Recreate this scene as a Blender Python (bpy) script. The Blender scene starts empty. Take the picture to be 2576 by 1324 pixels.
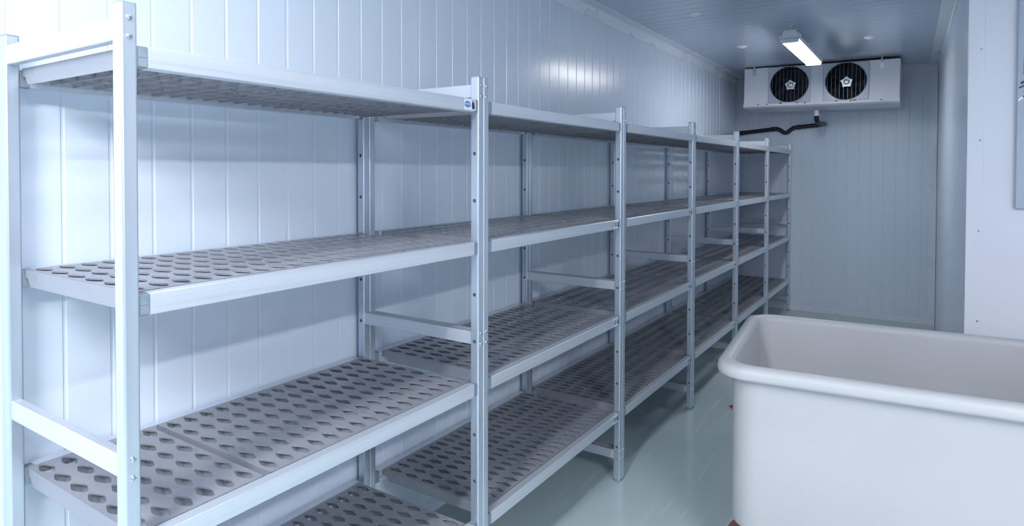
import bpy, math, random
from mathutils import Vector, Matrix
random.seed(7)
SC = bpy.context.scene
COL = SC.collection

# ------------------------------------------------------------------ materials
def mat(name, color, rough=.5, metal=0., spec=.5, coat=0., coat_r=.1, emit=None, es=0.):
    m = bpy.data.materials.new(name); m.use_nodes = True
    b = m.node_tree.nodes['Principled BSDF']
    b.inputs['Base Color'].default_value = (*color, 1)
    b.inputs['Roughness'].default_value = rough
    b.inputs['Metallic'].default_value = metal
    b.inputs['Specular IOR Level'].default_value = spec
    b.inputs['Coat Weight'].default_value = coat
    b.inputs['Coat Roughness'].default_value = coat_r
    if emit:
        b.inputs['Emission Color'].default_value = (*emit, 1)
        b.inputs['Emission Strength'].default_value = es
    return m
def noisy(m, c1, c2, scale=(4, 4, 4), detail=4, rough=None, bump=0., bscale=None, lo=.35, hi=.65):
    """procedural variation of colour / roughness / bump on object coordinates"""
    nt = m.node_tree; N = nt.nodes; L = nt.links; b = N['Principled BSDF']
    tc = N.new('ShaderNodeTexCoord'); mp = N.new('ShaderNodeMapping'); mp.inputs['Scale'].default_value = scale
    n = N.new('ShaderNodeTexNoise'); n.inputs['Scale'].default_value = 1; n.inputs['Detail'].default_value = detail
    L.new(tc.outputs['Object'], mp.inputs[0]); L.new(mp.outputs[0], n.inputs['Vector'])
    r = N.new('ShaderNodeMapRange'); r.inputs[1].default_value = lo; r.inputs[2].default_value = hi
    L.new(n.outputs[0], r.inputs[0])
    mx = N.new('ShaderNodeMix'); mx.data_type = 'RGBA'
    mx.inputs[6].default_value = (*c1, 1); mx.inputs[7].default_value = (*c2, 1)
    L.new(r.outputs[0], mx.inputs[0]); L.new(mx.outputs[2], b.inputs['Base Color'])
    if rough:
        r2 = N.new('ShaderNodeMapRange'); r2.inputs[1].default_value = lo; r2.inputs[2].default_value = hi
        r2.inputs[3].default_value = rough[0]; r2.inputs[4].default_value = rough[1]
        L.new(n.outputs[0], r2.inputs[0]); L.new(r2.outputs[0], b.inputs['Roughness'])
    if bump:
        n2 = N.new('ShaderNodeTexNoise'); n2.inputs['Detail'].default_value = 2
        mp2 = N.new('ShaderNodeMapping'); mp2.inputs['Scale'].default_value = bscale or scale
        n2.inputs['Scale'].default_value = 1
        L.new(tc.outputs['Object'], mp2.inputs[0]); L.new(mp2.outputs[0], n2.inputs['Vector'])
        bp = N.new('ShaderNodeBump'); bp.inputs['Strength'].default_value = 1; bp.inputs['Distance'].default_value = bump
        L.new(n2.outputs[0], bp.inputs['Height']); L.new(bp.outputs[0], b.inputs['Normal'])
    return m

WALLC = (.68, .73, .84)
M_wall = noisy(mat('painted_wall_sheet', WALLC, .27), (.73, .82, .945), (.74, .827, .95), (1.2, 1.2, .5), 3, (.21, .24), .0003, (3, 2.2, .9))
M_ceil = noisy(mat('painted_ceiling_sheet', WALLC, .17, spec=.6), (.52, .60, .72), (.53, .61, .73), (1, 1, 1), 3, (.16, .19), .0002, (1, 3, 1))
M_trim = noisy(mat('painted_trim', (.66, .72, .83), .3), (.76, .82, .91), (.80, .86, .94), (2, 2, 2), 3, (.25, .36), .001, (4, 4, 4))
M_outer = noisy(mat('grey_painted_wall', (.42, .45, .5), .5), (.55, .58, .64), (.57, .60, .66), (1, 1, 1), 2)
M_part = noisy(mat('smooth_white_sheet', (.8, .8, .87), .35), (.80, .81, .89), (.82, .83, .90), (1, 1, 1), 2, (.32, .4))
M_alu = noisy(mat('anodised_aluminium', (.6, .66, .74), .34, .8), (.60, .665, .75), (.64, .70, .79), (90, 90, 1.2), 3, (.32, .38))
M_alub = noisy(mat('anodised_aluminium_bar', (.66, .71, .78), .34, .55), (.64, .69, .76), (.69, .74, .81), (1.2, 90, 90), 3, (.32, .38))
M_aluh = noisy(mat('anodised_aluminium_rail', (.66, .71, .78), .34, .55), (.64, .69, .76), (.69, .74, .81), (90, 1.2, 90), 3, (.30, .40))
M_grate = noisy(mat('grey_plastic_grating', (.2, .2, .22), .27, spec=.7), (.24, .25, .29), (.26, .27, .31), (9, 9, 9), 2, (.27, .31), .0001, (60, 60, 60))
M_conn = noisy(mat('grey_plastic_connector', (.32, .38, .45), .4), (.17, .22, .28), (.21, .26, .32), (30, 30, 30), 2)
M_foot = mat('blue_grey_plastic_foot', (.20, .30, .42), .3)
M_hole = mat('hole_shade', (.05, .065, .09), .5)  # dark colour stands in for the shade inside the hollow upright
M_screw = mat('zinc_screw', (.62, .64, .68), .22, 1.)
M_cap = mat('plastic_end_cap', (.30, .42, .55), .4)
M_tub = noisy(mat('white_polyethylene', (.68, .70, .73), .42, spec=.4), (.53, .53, .55), (.55, .55, .565), (2.5, 2.5, 2.5), 5, (.36, .5), .0008, (9, 9, 9))
M_tub.node_tree.nodes['Principled BSDF'].inputs['Subsurface Weight'].default_value = 0.
M_rust = noisy(mat('brown_wheel_tread', (.16, .06, .045), .6), (.10, .05, .04), (.22, .09, .06), (30, 30, 30), 4)
M_zinc = noisy(mat('galvanised_steel', (.55, .6, .62), .35, .9), (.5, .55, .57), (.62, .66, .68), (20, 20, 20), 3)
M_red = mat('red_plastic', (.55, .03, .02), .4)
M_cooler = noisy(mat('cooler_enamel', (.66, .69, .80), .35), (.82, .85, .93), (.85, .88, .95), (3, 3, 3), 3)
M_dark = mat('dark_cowl', (.006, .009, .016), .6)
M_blade = mat('dark_fan_blade', (.018, .026, .045), .38)
M_hub = noisy(mat('cast_hub', (.8, .84, .88), .3, .6), (.6, .65, .7), (.9, .93, .95), (60, 60, 60), 2)
M_wire = mat('guard_wire', (.38, .44, .54), .35, .6)
M_pipe = noisy(mat('black_pipe_insulation', (.012, .014, .02), .38), (.010, .012, .018), (.02, .023, .032), (40, 40, 40), 3)
M_lamp = noisy(mat('lamp_housing_plastic', (.60, .63, .70), .4), (.58, .61, .68), (.64, .67, .74), (8, 8, 8), 2)
M_glow = mat('lamp_diffuser', (.9, .95, 1.), .4, emit=(.985, .99, 1.), es=20.)
M_glow3 = mat('fill_lamp_diffuser', (.9, .95, 1.), .4, emit=(.985, .99, 1.), es=90.)  # emission of the added fill lamp in the side bay
M_glow4 = mat('lamp_diffuser_near', (.9, .95, 1.), .4, emit=(.985, .99, 1.), es=15.)
M_glow2 = mat('lamp_diffuser_bright', (.9, .95, 1.), .4, emit=(.985, .99, 1.), es=120.)
M_white = mat('white_plastic', (.85, .88, .92), .35)
M_label = mat('sticker_white', (.70, .76, .84), .35)
M_blue = mat('sticker_blue', (.035, .20, .56), .3)
M_navy = mat('sticker_navy', (.012, .07, .22), .3)
M_lred = mat('sticker_red', (.40, .02, .06), .4)
M_lblk = mat('sticker_black', (.02, .03, .055), .4)
M_panel = noisy(mat('grey_hanging_panel', (.46, .52, .62), .4), (.42, .48, .58), (.50, .56, .66), (30, 30, 3), 4, (.36, .5))
M_pink = noisy(mat('faded_red_print', (.42, .16, .26), .5), (.30, .07, .16), (.50, .33, .44), (90, 90, 160), 2)

# floor: teal-grey epoxy with scuffs, long faint streaks and a few specks
def floor_material():
    m = mat('epoxy_floor', (.17, .25, .28), .14, spec=.5); nt = m.node_tree; N = nt.nodes; L = nt.links; b = N['Principled BSDF']
    tc = N.new('ShaderNodeTexCoord')
    def noise(scale, detail, rot=0., sc=1., dist=0.):
        mp = N.new('ShaderNodeMapping'); mp.inputs['Scale'].default_value = scale; mp.inputs['Rotation'].default_value = (0, 0, rot)
        n = N.new('ShaderNodeTexNoise'); n.inputs['Scale'].default_value = sc; n.inputs['Detail'].default_value = detail
        n.inputs['Distortion'].default_value = dist
        L.new(tc.outputs['Object'], mp.inputs[0]); L.new(mp.outputs[0], n.inputs['Vector']); return n
    def ramp(src, a, c, lo=0., hi=1.):
        r = N.new('ShaderNodeMapRange'); r.inputs[1].default_value = a; r.inputs[2].default_value = c
        r.inputs[3].default_value = lo; r.inputs[4].default_value = hi; L.new(src, r.inputs[0]); return r.outputs[0]
    def mix(f, c1, c2):
        x = N.new('ShaderNodeMix'); x.data_type = 'RGBA'
        if isinstance(c1, tuple): x.inputs[6].default_value = (*c1, 1)
        else: L.new(c1, x.inputs[6])
        x.inputs[7].default_value = (*c2, 1); L.new(f, x.inputs[0]); return x.outputs[2]
    blot = noise((1.6, 1.6, 1), 5)
    base = mix(ramp(blot.outputs[0], .35, .65), (.47, .58, .60), (.51, .62, .635))
    st = noise((17, .9, 1), 3, .12, 1, .6)
    base = mix(ramp(st.outputs[0], .62, .72, 0, .55), base, (.66, .72, .74))
    st2 = noise((30, 1.4, 1), 2, -.35, 1, .4)
    base = mix(ramp(st2.outputs[0], .64, .72, 0, .4), base, (.66, .72, .74))
    sp = noise((60, 60, 1), 1)
    base = mix(ramp(sp.outputs[0], .82, .86, 0, .7), base, (.5, .56, .58))
    L.new(base, b.inputs['Base Color'])
    L.new(ramp(blot.outputs[0], .3, .7, .10, .20), b.inputs['Roughness'])
    bp = N.new('ShaderNodeBump'); bp.inputs['Distance'].default_value = .0006; bp.inputs['Strength'].default_value = .7
    w = noise((5, 5, 1), 2); L.new(w.outputs[0], bp.inputs['Height']); L.new(bp.outputs[0], b.inputs['Normal'])
    return m
M_floor = floor_material()

# ------------------------------------------------------------------ mesh helpers
class MB:
    def __init__(s): s.v = []; s.f = []; s.m = []; s.sm = []
    def add(s, vs, fs, mi=0, smooth=False):
        o = len(s.v); s.v += [tuple(x) for x in vs]
        for f in fs: s.f.append([o + i for i in f]); s.m.append(mi); s.sm.append(smooth)
    def box(s, x0, x1, y0, y1, z0, z1, mi=0, bev=0.):
        if bev <= 0:
            v = [(x, y, z) for x in (x0, x1) for y in (y0, y1) for z in (z0, z1)]
            s.add(v, [(0, 1, 3, 2), (4, 6, 7, 5), (0, 4, 5, 1), (2, 3, 7, 6), (0, 2, 6, 4), (1, 5, 7, 3)], mi); return
        b = bev; V = []; idx = {}
        X = (x0, x1); Y = (y0, y1); Z = (z0, z1); sg = (1, -1)
        for i in (0, 1):
            for j in (0, 1):
                for k in (0, 1):
                    for a in range(3):
                        p = [X[i] + sg[i] * b, Y[j] + sg[j] * b, Z[k] + sg[k] * b]
                        p[a] = (X[i], Y[j], Z[k])[a]; idx[i, j, k, a] = len(V); V.append(p)
        F = []
        for a in range(3):
            o1, o2 = [q for q in range(3) if q != a]
            for e in (0, 1):
                loop = []
                for (p, q) in ((0, 0), (1, 0), (1, 1), (0, 1)):
                    t = [0, 0, 0]; t[a] = e; t[o1] = p; t[o2] = q; loop.append(idx[(*t, a)])
                F.append(loop)
            for p in (0, 1):
                for q in (0, 1):
                    t0 = [0, 0, 0]; t0[o1] = p; t0[o2] = q; t1 = list(t0); t1[a] = 1
                    F.append([idx[(*t0, o1)], idx[(*t1, o1)], idx[(*t1, o2)], idx[(*t0, o2)]])
        for i in (0, 1):
            for j in (0, 1):
                for k in (0, 1): F.append([idx[i, j, k, 0], idx[i, j, k, 1], idx[i, j, k, 2]])
        s.add(V, F, mi)
    def cyl(s, c, axis, r, h, n=20, mi=0, r2=None, smooth=True, cap0=True, cap1=True):
        """cylinder from c along unit axis of length h"""
        a = Vector(axis).normalized(); u = a.orthogonal().normalized(); w = a.cross(u); c = Vector(c); r2 = r if r2 is None else r2
        v = []
        for i in range(n):
            t = 2 * math.pi * i / n; d = u * math.cos(t) + w * math.sin(t)
            v.append(c + d * r); v.append(c + a * h + d * r2)
        s.add(v, [(2 * i, 2 * ((i + 1) % n), 2 * ((i + 1) % n) + 1, 2 * i + 1) for i in range(n)], mi, smooth)
        if cap0: s.add([v[2 * i] for i in range(n)], [list(range(n))[::-1]], mi)
        if cap1: s.add([v[2 * i + 1] for i in range(n)], [list(range(n))], mi)
    def lathe(s, c, axis, prof, n=24, mi=0, smooth=True):
        a = Vector(axis).normalized(); u = a.orthogonal().normalized(); w = a.cross(u); c = Vector(c); v = []
        for (r, h) in prof:
            for i in range(n):
                t = 2 * math.pi * i / n; v.append(c + a * h + (u * math.cos(t) + w * math.sin(t)) * r)
        f = [(k * n + i, k * n + (i + 1) % n, (k + 1) * n + (i + 1) % n, (k + 1) * n + i) for k in range(len(prof) - 1) for i in range(n)]
        s.add(v, f, mi, smooth)
        s.add(v[:n], [list(range(n))[::-1]], mi); s.add(v[-n:], [list(range(n))], mi)
    def prism(s, pts, axis, a0, a1, mi=0):
        """polygon pts (2D) extruded along axis 'x','y','z'"""
        def P(p, t): return {'x': (t, p[0], p[1]), 'y': (p[0], t, p[1]), 'z': (p[0], p[1], t)}[axis]
        n = len(pts); v = [P(p, a0) for p in pts] + [P(p, a1) for p in pts]
        s.add(v, [(i, (i + 1) % n, n + (i + 1) % n, n + i) for i in range(n)] + [list(range(n))[::-1], list(range(n, 2 * n))], mi)
    def tube(s, pts, r, n=12, mi=0, caps=True):
        pts = [Vector(p) for p in pts]; rings = []; prev = None
        for i, p in enumerate(pts):
            d = (pts[min(i + 1, len(pts) - 1)] - pts[max(i - 1, 0)]).normalized()
            u = d.orthogonal().normalized() if prev is None else (prev - d * prev.dot(d)).normalized()
            prev = u; w = d.cross(u); rings.append([p + (u * math.cos(2 * math.pi * k / n) + w * math.sin(2 * math.pi * k / n)) * r for k in range(n)])
        v = [q for R in rings for q in R]
        s.add(v, [(a * n + k, a * n + (k + 1) % n, (a + 1) * n + (k + 1) % n, (a + 1) * n + k) for a in range(len(pts) - 1) for k in range(n)], mi, True)
        if caps: s.add(rings[0], [list(range(n))[::-1]], mi); s.add(rings[-1], [list(range(n))], mi)
    def build(s, name, mats, parent=None, loc=(0, 0, 0), weld=False):
        me = s.mesh(name, mats, weld); return link(name, me, parent, loc)
    def mesh(s, name, mats, weld=False):
        import bmesh
        me = bpy.data.meshes.new(name); me.from_pydata(s.v, [], s.f)
        for m in (mats if isinstance(mats, (list, tuple)) else [mats]): me.materials.append(m)
        me.polygons.foreach_set('material_index', s.m); me.polygons.foreach_set('use_smooth', s.sm)
        bm = bmesh.new(); bm.from_mesh(me)
        if weld: bmesh.ops.remove_doubles(bm, verts=bm.verts, dist=1e-5)
        bmesh.ops.recalc_face_normals(bm, faces=bm.faces); bm.to_mesh(me); bm.free(); me.update(); return me
def link(name, me, parent=None, loc=(0, 0, 0)):
    o = bpy.data.objects.new(name, me); COL.objects.link(o); o.location = loc
    if parent: o.parent = parent
    return o
def thing(name, label, cat, loc=(0, 0, 0), rz=0., group=None):
    o = bpy.data.objects.new(name, None); COL.objects.link(o); o.location = loc; o.rotation_euler = (0, 0, rz); o.empty_display_size = .05
    return tag(o, label, cat, group)
def tag(o, label, cat, group=None):
    o['label'] = label; o['category'] = cat
    if group: o['group'] = group
    return o
def struct(o): o['kind'] = 'structure'; return o
def cells(mb, fn, u0, u1, v0, v1, r, depth, n=16, mi=0, back=True, bm=None):
    """a rectangle u0..u1 x v0..v1 with one round hole in it; fn(u,v,d) -> 3D point, d = depth"""
    cu, cv = (u0 + u1) / 2, (v0 + v1) / 2; hu, hv = (u1 - u0) / 2, (v1 - v0) / 2; ci = []; ou = []
    for i in range(n):
        t = 2 * math.pi * (i + .5) / n; c, s = math.cos(t), math.sin(t); ci.append((cu + r * c, cv + r * s))
        k = min(hu / max(abs(c), 1e-9), hv / max(abs(s), 1e-9)); ou.append((cu + k * c, cv + k * s))
    corners = [(cu + hu, cv + hv), (cu - hu, cv + hv), (cu - hu, cv - hv), (cu + hu, cv - hv)]
    v = [fn(*p, 0) for p in ci] + [fn(*p, 0) for p in ou] + [fn(*p, depth) for p in ci] + [fn(*p, 0) for p in corners]; f = []
    for i in range(n):
        j = (i + 1) % n; a = ou[i]; b = ou[j]; q = None
        for k, cc in enumerate(corners):
            on = lambda p: abs(p[0] - cc[0]) < 1e-7 or abs(p[1] - cc[1]) < 1e-7
            sameu = abs(a[0] - b[0]) < 1e-7; samev = abs(a[1] - b[1]) < 1e-7
            if not sameu and not samev and on(a) and on(b): q = 3 * n + k
        f.append([i, j, n + j, n + i] if q is None else [i, j, n + j, q, n + i])
        f.append([i, j, 2 * n + j, 2 * n + i])
    mb.add(v, f, mi)
    if back: mb.add(v[2 * n:3 * n], [list(range(n))], mi if bm is None else bm)

# ------------------------------------------------------------------ dimensions
WX, WY, ZT = .0312, .0285, 1.759          # upright section, height
L = [1.1151, 1.1167, 1.078, 1.0755, 1.1019, 1.1033 - .000]
Y = [0.];
for l in L: Y.append(Y[-1] + l)
D = .5127
SH = [1.684 - .45 * i for i in range(4)]   # rail top heights
RH = .0404
XL, YF, ZC = -.562, 6.625, 2.48
XRF, XRN, YP = 1.268, 1.339, 2.95         # right wall (slightly skew) and the partition it ends at
XE, YB = 3.3, -3.8

# ------------------------------------------------------------------ room
def grooved(name, length, height, phase, pitch, frame, m, joints=(), depth=.0022, w=.010):
    """profiled sheet: runs 0..length along s, 0..height along t; frame(s,t,d)->point"""
    ss = [(0, 0)]; k = math.ceil(-phase / pitch); s = phase + k * pitch; i = k
    while s < length - .02:
        if s > .02:
            ww, dd = (w * 1.0, depth) if (i % 12) else (w * 1.25, depth * 1.8)
            ss += [(s - ww / 2, 0), (s - ww / 2 + .0022, dd), (s + ww / 2 - .0022, dd), (s + ww / 2, 0)]
        s += pitch; i += 1
    ss.append((length, 0)); v = []; f = []
    for a, d in ss: v += [frame(a, 0, d), frame(a, height, d)]
    for i in range(len(ss) - 1): f.append((2 * i, 2 * i + 2, 2 * i + 3, 2 * i + 1))
    # solid back
    n = len(v); T = .08
    v += [frame(0, 0, T), frame(0, height, T), frame(length, 0, T), frame(length, height, T)]
    f += [(n, n + 1, n + 3, n + 2), (0, 1, n + 1, n), (len(ss) * 2 - 2, n + 2, n + 3, len(ss) * 2 - 1)]
    mb = MB(); mb.add(v, f); return struct(mb.build(name, m))
grooved('wall_left', YF - YB, ZC, .771 - YB - .107 * 24, .107, lambda s, t, d: (XL - d, YB + s, t), M_wall)
grooved('wall_far', XRF - XL + .1, ZC, .093 - XL, .1055, lambda s, t, d: (XL + s, YF + d, t), M_wall)
LR = math.hypot(XRN - XRF, YF - YP); ux, uy = (XRN - XRF) / LR, (YP - YF) / LR
grooved('wall_right', LR, ZC, .06, .107, lambda s, t, d: (XRF + ux * s - uy * d, YF + uy * s + ux * d, t), M_wall)
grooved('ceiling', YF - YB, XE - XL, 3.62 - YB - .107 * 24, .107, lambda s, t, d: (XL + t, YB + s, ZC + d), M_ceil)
mb = MB(); mb.box(XL - .1, XE + .1, YB - .1, YF + .1, -.1, 0); struct(mb.build('floor', M_floor))
mb = MB(); mb.box(XRN + .001, XE + .1, YP, YP + .08, 0, ZC); struct(mb.build('wall_partition', M_part))
mb = MB(); mb.box(XE, XE + .08, YB, YP, 0, ZC); struct(mb.build('wall_outer', M_outer))
mb = MB(); mb.box(XL, XE, YB - .08, YB, 0, ZC); struct(mb.build('wall_back', M_part))
# corner and edge trims
def trim(name, boxes, m=M_trim, screws=()):
    mb = MB()
    for b in boxes: mb.box(*b, 0, .0006)
    for (x, y, z, ax) in screws: mb.lathe((x, y, z), ax, [(.0045, 0), (.004, .0015), (.002, .0025)], 10, 1)
    return struct(mb.build(name, [m, M_screw]))
trim('trim_1', [(XL, XL + .0045, YB, YF, ZC - .072, ZC), (XL, XL + .075, YB, YF, ZC - .003, ZC)],
     screws=[(XL + .0045, y, ZC - .055, (1, 0, 0)) for y in (2.86, 2.9, 4.3, 5.6)])
trim('trim_2', [(XL, XRF, YF - .0055, YF, ZC - .071, ZC), (XL, XRF, YF - .06, YF, ZC - .0042, ZC)], screws=[(x, YF - .0055, ZC - .06, (0, -1, 0)) for x in (1.2, .98)])
trim('trim_3', [(XL, XL + .055, YF - .003, YF, 0, ZC - .004), (XL, XL + .003, YF - .055, YF, 0, ZC - .004)])
def rw(s, z, off=.0):   # point on the right wall, s metres from far corner, off into the room
    return (XRF + ux * s + uy * off, YF + uy * s - ux * off, z)
mb = MB()   # right-hand ceiling coving follows the skew wall
for (o0, o1, z0, z1) in ((.0, .0045, ZC - .06, ZC), (0, .07, ZC - .0052, ZC)):
    v = [rw(s, z, o) for s in (0, LR) for o in (o0, o1) for z in (z0, z1)]
    mb.add(v, [(0, 1, 3, 2), (4, 6, 7, 5), (0, 4, 5, 1), (2, 3, 7, 6), (0, 2, 6, 4), (1, 5, 7, 3)])
struct(mb.build('trim_4', M_trim))
mb = MB()   # far right corner trim, bulging and dented at about 1.6 m
zs = [0, .3, .9, 1.30, 1.42, 1.50, 1.57, 1.60, 1.615, 1.64, 1.72, 1.85, ZC]
of = [0, 0, 0, 0, .004, .010, .018, .024, .004, .012, .006, .002, 0]
for i in range(len(zs) - 1):
    v = []
    for z, o in ((zs[i], of[i]), (zs[i + 1], of[i + 1])):
        v += [(XRF - .058, YF - .003, z), (XRF - .030, YF - .004 - o * .4, z), (XRF - .003 - o * .6, YF - .006 - o, z), rw(.03, z, .004 + o * .4), rw(.055, z, .003)]
    mb.add(v, [(k, k + 1, k + 6, k + 5) for k in range(4)])
mb.lathe((XRF - .045, YF - .004, 1.33), (0, -1, 0), [(.010, 0), (.008, .006), (.004, .008)], 10, 1)
struct(mb.build('trim_5', [M_trim, M_screw]))
trim('trim_6', [(XL + .056, XRF - .06, YF - .0048, YF, .0, .055)], screws=[(x, YF - .0048, .03, (0, -1, 0)) for x in (.1, .35, .6, .85, 1.1)])
trim('trim_7', [(XRN - .001, XRN + .056, YP - .003, YP, 0, ZC), (XRN - .004, XRN - .001, YP - .003, YP + .05, 0, ZC)], M_part,
     screws=[(XRN + .043, YP - .003, 2.005 - .405 * k, (0, -1, 0)) for k in range(-1, 5)])

# ------------------------------------------------------------------ shelving parts (meshes shared by all units)
def upright_mesh(face):
    """origin at the outer-near-bottom corner; x in [-WX,0], y in [0,WY]; holes on the inside face ('far' = +y, 'near' = -y)"""
    mb = MB(); z0, z1 = .012, ZT - .004; b = .0042
    prof = []   # rounded section, open on the holed side between x=-WX+b and -b
    def arc(cx, cy, a0, a1):
        return [(cx + b * math.cos(a0 + (a1 - a0) * i / 4), cy + b * math.sin(a0 + (a1 - a0) * i / 4)) for i in range(5)]
    h = math.pi / 2
    pts = arc(-b, b, -h, 0) + arc(-b, WY - b, 0, h) + arc(-WX + b, WY - b, h, 2 * h) + arc(-WX + b, b, 2 * h, 3 * h)   # starts and ends on -y side
    if face == 'far': pts = [(x, WY - y) for x, y in pts]
    n = len(pts); v = [(x, y, z0) for x, y in pts] + [(x, y, z1) for x, y in pts]
    for i in range(n - 1):
        curved = (i % 5) != 4
        mb.add([v[i], v[i + 1], v[n + i + 1], v[n + i]], [(0, 1, 2, 3)], 0, False)
    mb.add(v[:n], [list(range(n))]); mb.add(v[n:], [list(range(n))])
    yy = 0 if face == 'near' else WY; sg = 1 if face == 'near' else -1
    fn = lambda u, w, d: (u, yy + sg * d, w)
    zs = [SH[0] - RH / 2 - .15 * k for k in range(11)]
    lo = z0; u0, u1 = -WX + b, -b
    for z in reversed(zs):
        if z - .012 > lo: mb.add([fn(u0, lo, 0), fn(u1, lo, 0), fn(u1, z - .012, 0), fn(u0, z - .012, 0)], [(0, 1, 2, 3)])
        cells(mb, fn, u0, u1, z - .012, z + .012, .0062, .004, 16, bm=1); lo = z + .012
    mb.add([fn(u0, lo, 0), fn(u1, lo, 0), fn(u1, z1, 0), fn(u0, z1, 0)], [(0, 1, 2, 3)])
    return mb.mesh('upright', [M_alu, M_hole], True)
def cap_mesh():
    mb = MB(); mb.box(-WX + .0004, -.0004, .0004, WY - .0004, ZT - .0045, ZT, 0, .0018); return mb.mesh('end_cap', M_cap)
def foot_mesh():
    mb = MB(); mb.lathe((-WX / 2, WY / 2, 0), (0, 0, 1), [(.017, 0), (.0205, .002), (.0205, .006), (.013, .010), (.011, .0135)], 24); mb.v = [(x, WY / 2 + (y - WY / 2) * .68, z) for x, y, z in mb.v]; return mb.mesh('foot', M_foot)
def screw_mesh():
    mb = MB(); r = .0052   # domed head with a real slot: two half domes either side of a gap over a base disc
    mb.lathe((0, 0, 0), (1, 0, 0), [(r, 0), (r, .0012)], 18)
    for sg in (1, -1):
        v = []; rings = [(r, .0012), (r * .93, .0024), (r * .72, .0034), (r * .4, .004)]
        for rr, h in rings:
            a0 = math.asin(min(.95, .0007 / rr)); m_ = 8
            v += [(h, sg * rr * math.sin(a0 + (math.pi - 2 * a0) * i / m_), rr * math.cos(a0 + (math.pi - 2 * a0) * i / m_)) for i in range(m_ + 1)]
        f = [(k * 9 + i, k * 9 + i + 1, (k + 1) * 9 + i + 1, (k + 1) * 9 + i) for k in range(3) for i in range(8)]
        f += [[27 + i for i in range(9)], [0, 9, 18, 27, 35, 26, 17, 8]]
        mb.add(v, f, 0, False)
    return mb.mesh('screw', M_screw)
ME_up = {k: upright_mesh(k) for k in ('near', 'far')}
ME_cap, ME_foot, ME_screw = cap_mesh(), foot_mesh(), screw_mesh()
mb = MB(); mb.box(-D - .004, -WX + .004, 0, .0205, 0, .042, 0, .0016); ME_bar = mb.mesh('crossbar', M_alub)

PW = .4795; HP = .0792; RP = .0455
def grating_mesh(rows):
    """perforated panel lying on x in [-PW/2,PW/2], y in [0,rows*RP], top at z=0, cross ribs below"""
    mb = MB(); Ly = rows * RP - .0015; th = .0035; W = PW / 2
    hx, hy = .0320, .0138
    hole = [(hx, .0028), (hx - .004, .0056), (.0075, hy - .0006), (.0045, hy), (-.0045, hy), (-.0075, hy - .0006), (-hx + .004, .0056), (-hx, .0028)]
    hole += [(x, -y) for x, y in reversed(hole)]; n = len(hole)
    xs = [-W] + [HP * (i - 2) for i in range(5)] + [W]
    for r in range(rows):
        y0, y1 = r * RP - .00075 * (r > 0) * 0, (r + 1) * RP
        if r == rows - 1: y1 = Ly
        cy = (r + .5) * RP
        for c in range(6):
            x0, x1 = xs[c], xs[c + 1]; cx = HP * (c - 2.5)
            H = [(cx + a, cy + b_) for a, b_ in hole]
            # outer loop: project every hole vertex to the cell boundary
            O = []
            for (a, b_) in hole:
                if abs(b_) > .004 and abs(a) < hx - .002: O.append((cx + a * 1.0, y1 if b_ > 0 else y0))
                else: O.append(((x1 if a > 0 else x0), cy + b_))
            cor = {(1, 1): (x1, y1), (-1, 1): (x0, y1), (-1, -1): (x0, y0), (1, -1): (x1, y0)}
            v = [(*p, 0) for p in H] + [(*p, 0) for p in O] + [(p[0], p[1], -th) for p in H] + [(*p, -th) for p in O]; f = []
            for i in range(n):
                j = (i + 1) % n; a = O[i]; b2 = O[j]; k = None
                if abs(a[0] - b2[0]) > 1e-6 and abs(a[1] - b2[1]) > 1e-6:
                    q = cor[(1 if (H[i][0] + H[j][0]) / 2 > cx else -1, 1 if (H[i][1] + H[j][1]) / 2 > cy else -1)]
                    k = len(v); v += [(*q, 0), (*q, -th)]
                f.append([i, j, n + j, n + i] if k is None else [i, j, n + j, k, n + i])
                f.append([2 * n + i, 2 * n + j, 3 * n + j, 3 * n + i] if k is None else [2 * n + i, 2 * n + j, 3 * n + j, k + 1, 3 * n + i])
                f.append([i, j, 2 * n + j, 2 * n + i])
            mb.add(v, f)
    # outer skirt and cross ribs with stepped, chamfered ends
    def rib(y, t, dep=.037):
        p = [(-W, 0), (W, 0), (W, -.018), (W - .012, -.018), (W - .017, -.021), (W - .030, -dep), (-W + .030, -dep), (-W + .017, -.021), (-W + .012, -.018), (-W, -.018)]
        mb.prism([(a, b_ - .0004) for a, b_ in p], 'y', y, y + t)
    rib(0, .003); rib(Ly - .003, .003)
    for r in range(1, rows): rib(r * RP - .002, .004, .035)
    for x in xs[1:-1]: mb.box(x - .0016, x + .0016, .003, Ly - .003, -.0335, -.0004)  # lengthwise webs added to block side light and darken the slots
    for sx in (-1, 1): mb.box(min(sx * W, sx * (W - .003)), max(sx * W, sx * (W - .003)), 0, Ly, -.018, -.0002)
    return mb.mesh('grating_panel', M_grate, False)
ME_gr = {8: grating_mesh(8), 6: grating_mesh(6)}

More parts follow.
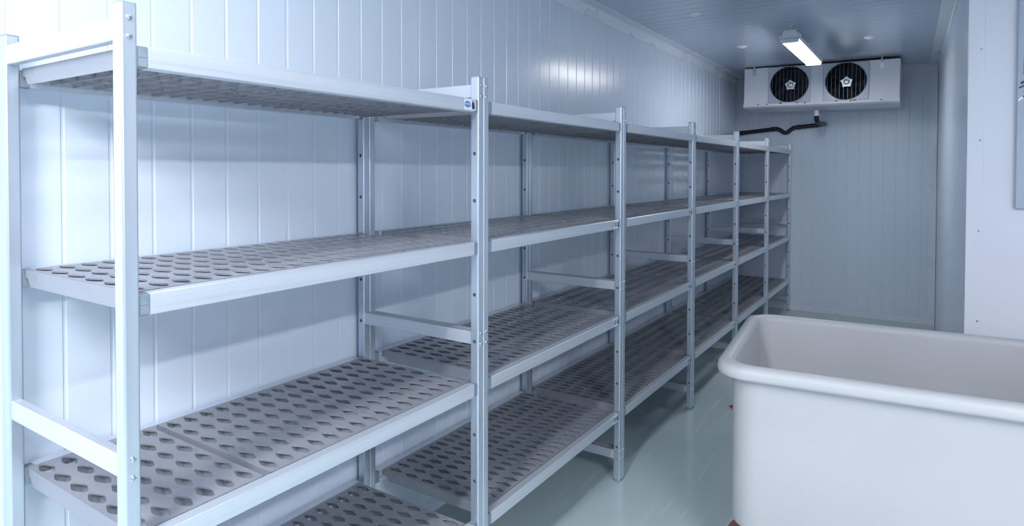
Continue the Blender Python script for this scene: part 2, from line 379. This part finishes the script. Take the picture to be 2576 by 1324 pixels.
# sticker with the blue oval emblem and the MAX weight mark, facing +x, y along the rail
def text_faces(txt, size, mi, mb, oy, oz, x, sx=1.):
    cu = bpy.data.curves.new('t', 'FONT'); cu.body = txt; cu.size = size; cu.align_x = 'CENTER'; cu.align_y = 'CENTER'; cu.resolution_u = 2; cu.offset = size * .02
    o = bpy.data.objects.new('t', cu); COL.objects.link(o); bpy.context.view_layer.update()
    me = bpy.data.meshes.new_from_object(o.evaluated_get(bpy.context.evaluated_depsgraph_get()))
    mb.add([(x, oy + v.co.x * sx, oz + v.co.y) for v in me.vertices], [list(p.vertices) for p in me.polygons], mi)
    bpy.data.objects.remove(o); bpy.data.curves.remove(cu); bpy.data.meshes.remove(me)
def label_mesh():
    mb = MB(); mb.box(0, .0003, 0, .058, -.036, -.003)          # white ground
    def ell(cy, cz, ry, rz, x, mi): mb.add([(x, cy + ry * math.cos(2 * math.pi * i / 32), cz + rz * math.sin(2 * math.pi * i / 32)) for i in range(32)], [list(range(32))], mi)
    ell(.0165, -.0195, .0155, .0095, .0005, 2); ell(.0165, -.0195, .0140, .0082, .0007, 1)
    text_faces('HANNI', .0085, 0, mb, .0165, -.0185, .0009)
    mb.add([(.0009, .007, -.0242), (.0009, .026, -.0242), (.0009, .026, -.0236), (.0009, .007, -.0236)], [(0, 1, 2, 3)], 0)
    text_faces('MAX', .0062, 3, mb, .0455, -.0075, .0006)
    mb.add([(.0006, y, z) for y, z in ((.0385, -.0115), (.0425, -.0105), (.050, -.0115), (.0535, -.0300), (.0440, -.0340), (.0375, -.0290))], [list(range(6))], 4)
    return mb.mesh('load_label', [M_label, M_blue, M_navy, M_lred, M_lblk])
ME_label = label_mesh()

def rail_mesh(length, front):
    """box rail with a ledge for the gratings; x outwards 0..-WX for the front one"""
    mb = MB(); s = 1 if front else -1
    xo, xi = (-.0012, -WX + .001) if front else (-WX + .0012, -.001)   # outer, inner face in local x [-WX,0]
    z = [0, -RH]
    p = [(xo, -.0015), (xo - s * .0015, 0), (xi + s * .001, 0), (xi, -.001), (xi, -.0185), (xi - s * .012, -.0185), (xi - s * .012, -.0215), (xi, -.0215), (xi, -RH + .001), (xi + s * .001, -RH), (xo - s * .0015, -RH), (xo, -RH + .0015)]
    mb.prism(p, 'y', 0, length); return mb.mesh('shelf_rail', M_aluh)
CN = .019
def conn_mesh():
    mb = MB(); mb.box(-WX + .002, -.0028, 0, CN, -RH + .0008, -.0015, 0, .0008)
    mb.box(-.0029, -.0022, .002, CN - .001, -RH * .5 - .0005, -.0035); mb.box(-.0029, -.0022, .002, CN - .001, -RH + .003, -RH * .5 - .0015)
    return mb.mesh('end_connector', M_conn)
ME_conn = conn_mesh()

ordinal = ['nearest the camera, cut by the left edge of the photo', 'second in the row from the camera', 'third in the row from the camera',
           'fourth in the row from the camera', 'fifth in the row from the camera', 'last in the row, against the far wall']
labels_on = {0: [0], 1: [1, 2, 3], 2: [1, 2, 3], 3: [2, 3]}
seq = {0: [6, 8, 8], 1: [8, 6, 8], 2: [8, 8, 6], 3: [8, 6, 8], 4: [6, 8, 8], 5: [8, 8, 6]}
proto_up = {}
for i in range(6):
    ya = Y[i] if i == 0 else Y[i] - WY + .0006            # near frame
    yb = (Y[i + 1] - 2 * WY) if i < 5 else Y[6] - WY       # far frame
    U = thing('shelving_unit', 'aluminium shelving unit, ' + ordinal[i], 'shelf', (0, ya, 0), 0, 'shelving units along the left wall')
    y2 = yb - ya
    for (yy, face) in ((0, 'far'), (y2, 'near')):
        for front in (True, False):
            x = 0 if front else -D
            u = link('upright', ME_up[face], U, (x, yy, 0))
            link('end_cap', ME_cap, u); link('foot', ME_foot, u)
            if front:
                for zc in (1.713, .923, .125):
                    for dz in (.0168, -.0168):
                        sc = link('screw', ME_screw, u, (0, WY / 2, zc + dz)); sc.rotation_euler = (random.uniform(-1.2, 1.2), 0, 0)
        for zc in (1.713, .923, .125): link('crossbar', ME_bar, U, (0, yy + .004, zc - .021))
    RL = y2 - WY - 2 * CN
    mf, mk = rail_mesh(RL, True), rail_mesh(RL, False)
    off = ((y2 - WY) - 22 * RP) * {0: .12, 1: .62}.get(i, .5)
    for k in range(4):
        for front, me in ((True, mf), (False, mk)):
            x = 0 if front else -D
            r = link('shelf_rail', me, U, (x, WY + CN, SH[k]))
            c1 = link('end_connector', ME_conn, r, (0, -CN, 0)); c2 = link('end_connector', ME_conn, r, (0, RL, 0))
            if not front:
                for c in (c1, c2): c.rotation_euler = (0, 0, math.pi); 
                c1.location = (-WX, 0, 0); c2.location = (-WX, RL + CN, 0)
            if front and k in labels_on.get(i, []): link('load_label', ME_label, r, (-.0012, RL - .060 + .008, 0))
        y = WY + off; sq = seq[i] if k != 1 else seq[i][::-1]
        slack = .016 if (i == 0 and k == 2) else 0
        for n_, rows in enumerate(sq):
            g = link('grating_panel', ME_gr[rows], U, ((-D - WX + 0) / 2, y, SH[k] + .0012)); y += rows * RP
            if n_ == 0: y += slack

# ------------------------------------------------------------------ tub on castors
TY = math.radians(5.2); TO = Vector((.560, 1.690)); TL, TW = 1.30, .945
tub = thing('wheeled_tub', 'large white plastic tub with rolled rim standing in the aisle on castors', 'tub', (TO.x, TO.y, 0), TY)
def rrect(inset, z, rad, n=10):
    x0, x1, y0, y1 = inset, TL - inset, inset, TW - inset; P = []
    for cx, cy, a in ((x1 - rad, y0 + rad, -90), (x1 - rad, y1 - rad, 0), (x0 + rad, y1 - rad, 90), (x0 + rad, y0 + rad, 180)):
        for i in range(n + 1):
            t = math.radians(a + 90 * i / n); P.append((cx + rad * math.cos(t), cy + rad * math.sin(t), z))
    return P
prof = [(.20, .176, .05), (.075, .176, .088), (.060, .179, .094), (.053, .187, .096), (.050, .202, .097), (.050, .45, .096), (.048, .715, .096), (.045, .728, .098), (.036, .733, .1),
        (.012, .7315, .108), (.004, .735, .110), (0, .743, .112), (0, .756, .112), (.003, .768, .112), (.010, .777, .110), (.022, .7815, .106), (.036, .782, .1),
        (.048, .779, .096), (.055, .772, .093), (.058, .755, .092), (.060, .60, .09), (.064, .27, .085), (.070, .235, .08), (.088, .212, .07), (.12, .204, .05), (.22, .202, .04)]
mb = MB(); rings = [rrect(*p) for p in prof]; n = len(rings[0]); v = [p for R_ in rings for p in R_]
mb.add(v, [(k * n + i, k * n + (i + 1) % n, (k + 1) * n + (i + 1) % n, (k + 1) * n + i) for k in range(len(rings) - 1) for i in range(n)] + [list(range(n))[::-1], [len(v) - n + i for i in range(n)]], 0, True)
mb.build('tub_body', M_tub, tub)
mb = MB()
for a in ((.16, TL - .16, .10, .15), (.16, TL - .16, TW - .15, TW - .10), (.16, .21, .15, TW - .15), (TL - .21, TL - .16, .15, TW - .15)): mb.box(*a, .172, .178, 0, .002)
mb.build('base_frame', M_zinc, tub)
def castor(x, y, rz, brown=True):
    """swivel castor: plate, fork, wheel"""
    r = .072
    mb = MB(); mb.box(-.045, .045, -.04, .04, .166, .172, 0, .001); mb.cyl((0, 0, .153), (0, 0, 1), .024, .014)
    for s in (-1, 1): mb.prism([(-.028, .153), (.028, .153), (.04, .062), (.03, .057), (.015, .062)], 'y', s * .026 - .0015, s * .026 + .0015)
    mb.box(-.028, .028, -.027, .027, .149, .153)
    mb.cyl((.028, -.032, r), (0, 1, 0), .007, .064)
    f = mb.build('castor', M_zinc, tub, (x, y, 0)); f.rotation_euler = (0, 0, rz)
    mb = MB(); mb.lathe((.028, -.018, r), (0, 1, 0), [(.02, .002), (r - .02, .002), (r - .004, 0), (r, .004), (r, .032), (r - .004, .036), (r - .02, .034), (.02, .034)], 36)
    w = mb.build('wheel', M_rust, f); return f
castor(.118, .20, math.radians(158)); castor(.12, TW - .14, .3); castor(TL - .12, .14, 2.6); castor(TL - .12, TW - .14, .9)

# ------------------------------------------------------------------ unit cooler on the ceiling
CX0, CX1, CZ0, CZ1, CYF, CYB = -.335, .978, 2.085, 2.462, 5.95, 6.42
cool = thing('unit_cooler', 'white ceiling-hung evaporator cooler with two round fans on the far wall', 'cooler', ((CX0 + CX1) / 2, (CYF + CYB) / 2, CZ0))
cool.rotation_euler = (0, math.radians(.7), 0)
ox, oy, oz = (CX0 + CX1) / 2, (CYF + CYB) / 2, CZ0
FC = [(.078, 2.287, .172), (.557, 2.287, .172)]; GS = .192
mb = MB(); fr = lambda u, w, d: (u - ox, CYF - oy + d, w - oz)
gz0, gz1 = 2.113, 2.459
u = CX0
def plate(a, b_): mb.add([fr(a, gz0, 0), fr(b_, gz0, 0), fr(b_, gz1, 0), fr(a, gz1, 0)], [(0, 1, 2, 3)])
for cx, cz, r in FC:
    plate(u, cx - GS); cells(mb, fr, cx - GS, cx + GS, gz0, gz1, .1695, .004, 48, back=False); u = cx + GS
plate(u, CX1)
for a, b_ in ((CZ0 + .01, gz0), (gz1, CZ1)): mb.add([fr(CX0, a, 0), fr(CX1, a, 0), fr(CX1, b_, 0), fr(CX0, b_, 0)], [(0, 1, 2, 3)])
dpt = CYB - CYF
mb.add([fr(CX0, CZ0 + .01, 0), fr(CX0, CZ1, 0), fr(CX0, CZ1, dpt), fr(CX0, CZ0 + .01, dpt)], [(0, 1, 2, 3)])
mb.add([fr(CX1, CZ0 + .01, 0), fr(CX1, CZ1, 0), fr(CX1, CZ1, dpt), fr(CX1, CZ0 + .01, dpt)], [(0, 1, 2, 3)])
mb.add([fr(CX0, CZ1, 0), fr(CX1, CZ1, 0), fr(CX1, CZ1, dpt), fr(CX0, CZ1, dpt)], [(0, 1, 2, 3)])
mb.add([fr(CX0, CZ0 + .01, dpt), fr(CX1, CZ0 + .01, dpt), fr(CX1, CZ1, dpt), fr(CX0, CZ1, dpt)], [(0, 1, 2, 3)])
mb.box(CX0 - ox - .001, CX1 - ox + .001, CYF - oy - .004, CYB - oy, CZ1 - oz, CZ1 - oz + .004, 1)
mb.build('housing', [M_cooler, M_dark], cool)
mb = MB()   # drip tray: lip at the front, bottom sloping away
mb.prism([(CYF - oy - .012, .034), (CYF - oy - .012, .002), (CYF - oy + .02, -.012), (CYB - oy - .06, -.022), (CYB - oy - .02, .012), (CYB - oy - .02, .02), (CYF - oy - .008, .034)], 'x', CX0 - ox - .004, CX1 - ox + .004)
for x in (-.52, -.44, -.1, .28, .52): mb.cyl((x, CYF - oy - .012, .02), (0, -1, 0), .006, .002, 10, 1)
mb.build('drip_tray', [M_cooler, M_dark], cool)
for cx, cz, r in FC:
    mb = MB(); c = (cx - ox, CYF - oy, cz - oz)
    mb.lathe((c[0], c[1] + .16, c[2]), (0, -1, 0), [(.1685, 0), (.1685, .155), (.1715, .161), (.1715, .164), (.168, .165), (.162, .158), (.161, .150), (.161, .004)], 48)
    mb.cyl((c[0], c[1] + .161, c[2]), (0, -1, 0), .161, .004, 48)
    cw = mb.build('fan_cowl', M_dark, cool)
    mb = MB()   # fan: five broad blades; hub below
    for b_ in range(5):
        t0 = math.radians(72 * b_ + 12); V = []; nr, na = 6, 6
        for i in range(nr + 1):
            rr = .035 + .120 * i / nr
            for j in range(na + 1):
                w = (.20 + .62 * (i / nr) ** .7) * (1 - .25 * (i / nr) ** 6); sw = .5 * (i / nr)
                a = t0 + sw + w * (j / na - .5); V.append((c[0] + rr * math.cos(a), c[1] + .085 - .022 * (j / na - .5) * 2 + .0, c[2] + rr * math.sin(a)))
        mb.add(V, [(i * (na + 1) + j, i * (na + 1) + j + 1, (i + 1) * (na + 1) + j + 1, (i + 1) * (na + 1) + j) for i in range(nr) for j in range(na)], 0, True)
    fan = mb.build('fan', M_blade, cool)
    mb = MB()   # star-shaped cast hub with motor cap
    P = []
    for i in range(10):
        t = math.radians(36 * i + 20); rr = .054 if i % 2 == 0 else .038; P.append((c[0] + rr * math.cos(t), c[2] + rr * math.sin(t)))
    mb.prism(P, 'y', c[1] + .055, c[1] + .075)
    mb.lathe((c[0], c[1] + .056, c[2]), (0, -1, 0), [(.026, 0), (.026, .010), (.018, .014), (.008, .015)], 20)
    for i in range(5):
        t = math.radians(72 * i + 20); mb.lathe((c[0] + .042 * math.cos(t), c[1] + .056, c[2] + .042 * math.sin(t)), (0, -1, 0), [(.007, 0), (.006, .006)], 8)
    mb.build('hub', M_hub, fan)
    mb = MB()   # square wire guard
    x0, x1, z0, z1, yg = c[0] - GS + .008, c[0] + GS - .008, gz0 - oz + .002, gz1 - oz - .004, c[1] - .012
    fr4 = [(x0, yg, z0), (x1, yg, z0), (x1, yg, z1), (x0, yg, z1)]
    for a in range(4): mb.tube([fr4[a], fr4[(a + 1) % 4]], .0022, 6)
    nv = 11
    for k in range(1, nv): x = x0 + (x1 - x0) * k / nv; mb.box(x - .0006, x + .0006, yg - .0006, yg + .0006, z0, z1)
    nh = 44
    for k in range(1, nh):
        z = z0 + (z1 - z0) * k / nh; dz = abs(z - c[2]); hw = math.sqrt(max(0, .166 ** 2 - dz * dz))
        if hw > 0:
            for a, b_ in ((x0, c[0] - hw), (c[0] + hw, x1)): mb.box(a, b_, yg - .0006, yg + .0006, z - .0009, z + .0009)
        else: mb.box(x0, x1, yg - .0006, yg + .0006, z - .0009, z + .0009)
    for a in (0.3, .7):
        mb.box(x0 + (x1 - x0) * a - .012, x0 + (x1 - x0) * a + .012, yg, yg + .012, z0 - .008, z0 + .002)
    mb.build('fan_guard', M_wire, cool)
for x in (-.24, .84):
    mb = MB(); mb.box(x - ox - .016, x - ox + .016, CYF - oy - .004, CYF - oy - .001, CZ1 - oz - .075, CZ1 - oz - .005)
    mb.box(x - ox - .016, x - ox + .016, CYF - oy - .03, CYF - oy - .001, CZ1 - oz - .008, CZ1 - oz - .004)
    mb.lathe((x - ox, CYF - oy - .018, CZ1 - oz - .02), (0, 0, 1), [(.008, 0), (.008, .045)], 10)
    mb.build('hanging_bracket', M_zinc, cool)

# ------------------------------------------------------------------ drain pipe
pts = [(.293, 6.15, 2.035), (.293, 6.15, 1.965), (.296, 6.20, 1.935), (.312, 6.36, 1.932), (.322, 6.50, 1.938), (.315, 6.575, 1.942), (.285, 6.59, 1.940), (.20, 6.59, 1.932), (.06, 6.59, 1.921),
       (.02, 6.59, 1.917), (-.005, 6.59, 1.900), (-.04, 6.59, 1.872), (-.055, 6.59, 1.866), (-.075, 6.59, 1.870), (-.115, 6.59, 1.898), (-.145, 6.59, 1.912), (-.19, 6.59, 1.908), (-.35, 6.59, 1.893), (-.53, 6.59, 1.876), (XL + .002, 6.59, 1.872)]
pipe = thing('drain_pipe', 'black insulated drain pipe running from the cooler along the far wall', 'pipe', (0, 0, 0))
mb = MB(); mb.tube(pts, .021, 16); mb.build('insulated_pipe', M_pipe, pipe)
for x, z in ((-.50, 1.879), (-.185, 1.9085), (.07, 1.9215), (.24, 1.936)):
    mb = MB(); mb.cyl((x - .014, 6.59, z - .001), (1, 0, .085), .0245, .028, 20); mb.build('coupling', M_pipe, pipe)
mb = MB(); mb.cyl((.293, 6.15, 1.995), (0, 0, 1), .0235, .055, 20); mb.build('drain_socket', M_white, pipe)

# ------------------------------------------------------------------ batten lamps hanging below the ceiling
def lamp(x, y0, y1, label, power):
    t = thing('batten_lamp', label, 'lamp', (x, (y0 + y1) / 2, 2.335), 0, 'sealed batten lamps under the ceiling'); h = (y1 - y0) / 2
    mb = MB()
    mb.prism([(-.058, .022), (-.062, .028), (-.062, .036), (-.050, .044), (-.036, .078), (.036, .078), (.050, .044), (.062, .036), (.062, .028), (.058, .022)], 'y', -h, h)
    for e in (-1, 1): mb.prism([(-.060, .024), (-.057, .0), (-.050, -.006), (.050, -.006), (.057, .0), (.060, .024)], 'y', e * h, e * (h - .012))
    for e in (-1, 1): mb.box(min(e * .062, e * .0575), max(e * .062, e * .0575), -h, h, .013, .024)
    mb.build('lamp_housing', M_lamp, t)
    mb = MB(); mb.prism([(-.057, .020), (-.057, .012), (-.048, -.003), (.048, -.003), (.057, .012), (.057, .020)], 'y', -h + .013, h - .013)
    mb.build('diffuser', {1: M_glow, 4: M_glow4, 2: M_glow2, 3: M_glow3}[power], t)
    for yy in (-h + .02, -h + .42, h - .42, h - .02):
        for s in (-1, 1):
            mb = MB(); mb.prism([(s * .060, .016), (s * .068, .020), (s * .070, .045), (s * .060, .058), (s * .057, .055), (s * .064, .043), (s * .063, .026)], 'y', yy - .009, yy + .009)
            mb.build('clip', M_zinc if yy < 0 else M_zinc, t)
    for yy in (-h + .17, h - .17):
        mb = MB(); mb.tube([(-.016, yy, .145), (-.016, yy, .118), (-.010, yy, .108), (0, yy, .104), (.010, yy, .108), (.016, yy, .118), (.016, yy, .145)], .0018, 8)
        mb.tube([(0, yy, .105), (0, yy, .078)], .0022, 8); mb.box(-.014, .014, yy - .008, yy + .008, .078, .081)
        mb.box(-.022, .022, yy - .012, yy + .012, .1415, .145)
        mb.build('suspension_hook', M_zinc, t)
    return t
lamp(.400, 4.05, 5.15, 'white batten lamp hanging in front of the ceiling cooler, lit', 1)
lamp(.36, -.60, .50, 'lit batten lamp hanging above the near end of the shelving', 4)
lamp(.55, -1.95, -.85, 'lit batten lamp hanging behind the camera', 2)
lamp(2.45, -.9, .2, 'added fill lamp hanging unseen in the side bay by the white wall', 3)  # added out of view as fill light for the wall behind the shelves

# ceiling fixing caps
def cap(x, y, label):
    mb = MB(); mb.lathe((0, 0, 0), (0, 0, -1), [(.040, 0), (.042, .002), (.038, .005), (.024, .008), (.022, .012), (.008, .014)], 28)
    tag(mb.build('ceiling_cap', M_white, None, (x, y, ZC)), label, 'cap', 'round white caps on the ceiling')
cap(-.085, 3.54, 'round white cap on the ceiling, nearest the camera')
cap(-.088, 4.81, 'round white cap on the ceiling left of the lamp near the cooler')
cap(.814, 4.968, 'round white cap on the ceiling right of the lamp')

# ------------------------------------------------------------------ grey panel with a faded red sticker at the right edge
hp = thing('hanging_panel', 'grey flat panel on the white wall at the right frame edge', 'panel', (1.505, YP, 1.30))
mb = MB(); mb.box(0, .62, -.030, 0, 0, 1.05, 0, .004); mb.build('panel_board', M_panel, hp)
mb = MB()
def quad(pts, mi): mb.add([(a, -.0306, b_) for a, b_ in pts], [list(range(len(pts)))], mi)
quad([(.020, .575), (.12, .60), (.12, .70), (.030, .655), (.022, .665)], 0)
quad([(.012, .545), (.12, .600), (.12, .592), (.014, .535)], 1); quad([(.008, .525), (.12, .578), (.12, .57), (.006, .517)], 1)
quad([(-.0 + .004, .470), (.02, .485), (.024, .478), (.006, .462)], 2); quad([(.022, .50), (.03, .53), (.034, .51)], 1); quad([(.02, .485), (.10, .53), (.10, .524), (.022, .478)], 1)
mb.build('torn_sticker', [M_pink, M_lblk, M_screw], hp)['label'] = 'faded red torn sticker'

# small red scrap on the floor behind the tub
mb = MB(); v = [(-.034, .004, .012), (.0, -.012, .001), (.0, .02, .001), (.0, .006, .030), (.09, -.018, .001), (.09, .022, .001), (.085, .004, .034)]
mb.add(v, [(0, 1, 3), (0, 3, 2), (0, 2, 1), (1, 4, 6, 3), (3, 6, 5, 2), (1, 2, 5, 4), (4, 5, 6)])
o = mb.build('plastic_scrap', M_red, None, (.215, 3.414, 0)); tag(o, 'small red plastic scrap on the floor just left of the tub', 'scrap')

# ------------------------------------------------------------------ world, camera, view
w = bpy.data.worlds.new('World'); SC.world = w; w.use_nodes = True
w.node_tree.nodes['Background'].inputs[0].default_value = (.6, .75, 1, 1); w.node_tree.nodes['Background'].inputs[1].default_value = .05
cam = bpy.data.cameras.new('camera'); co = bpy.data.objects.new('camera', cam); COL.objects.link(co); SC.camera = co
R = Matrix(((0.83626029, -0.01235454, 0.54819348), (0.54832888, 0.0151233, -0.83612602), (0.00203946, 0.99980931, 0.01942136)))
co.matrix_world = Matrix.Translation((1.18362144, -0.55321105, 1.45896443)) @ R.to_4x4()
cam.sensor_fit = 'HORIZONTAL'; cam.sensor_width = 36; cam.lens = 22.211383; cam.shift_y = -.07794; cam.clip_start = .02; cam.clip_end = 50
vs = SC.view_settings; vs.view_transform = 'Standard'; vs.look = 'None'; vs.gamma = 1; vs.use_curve_mapping = False; vs.exposure = .72
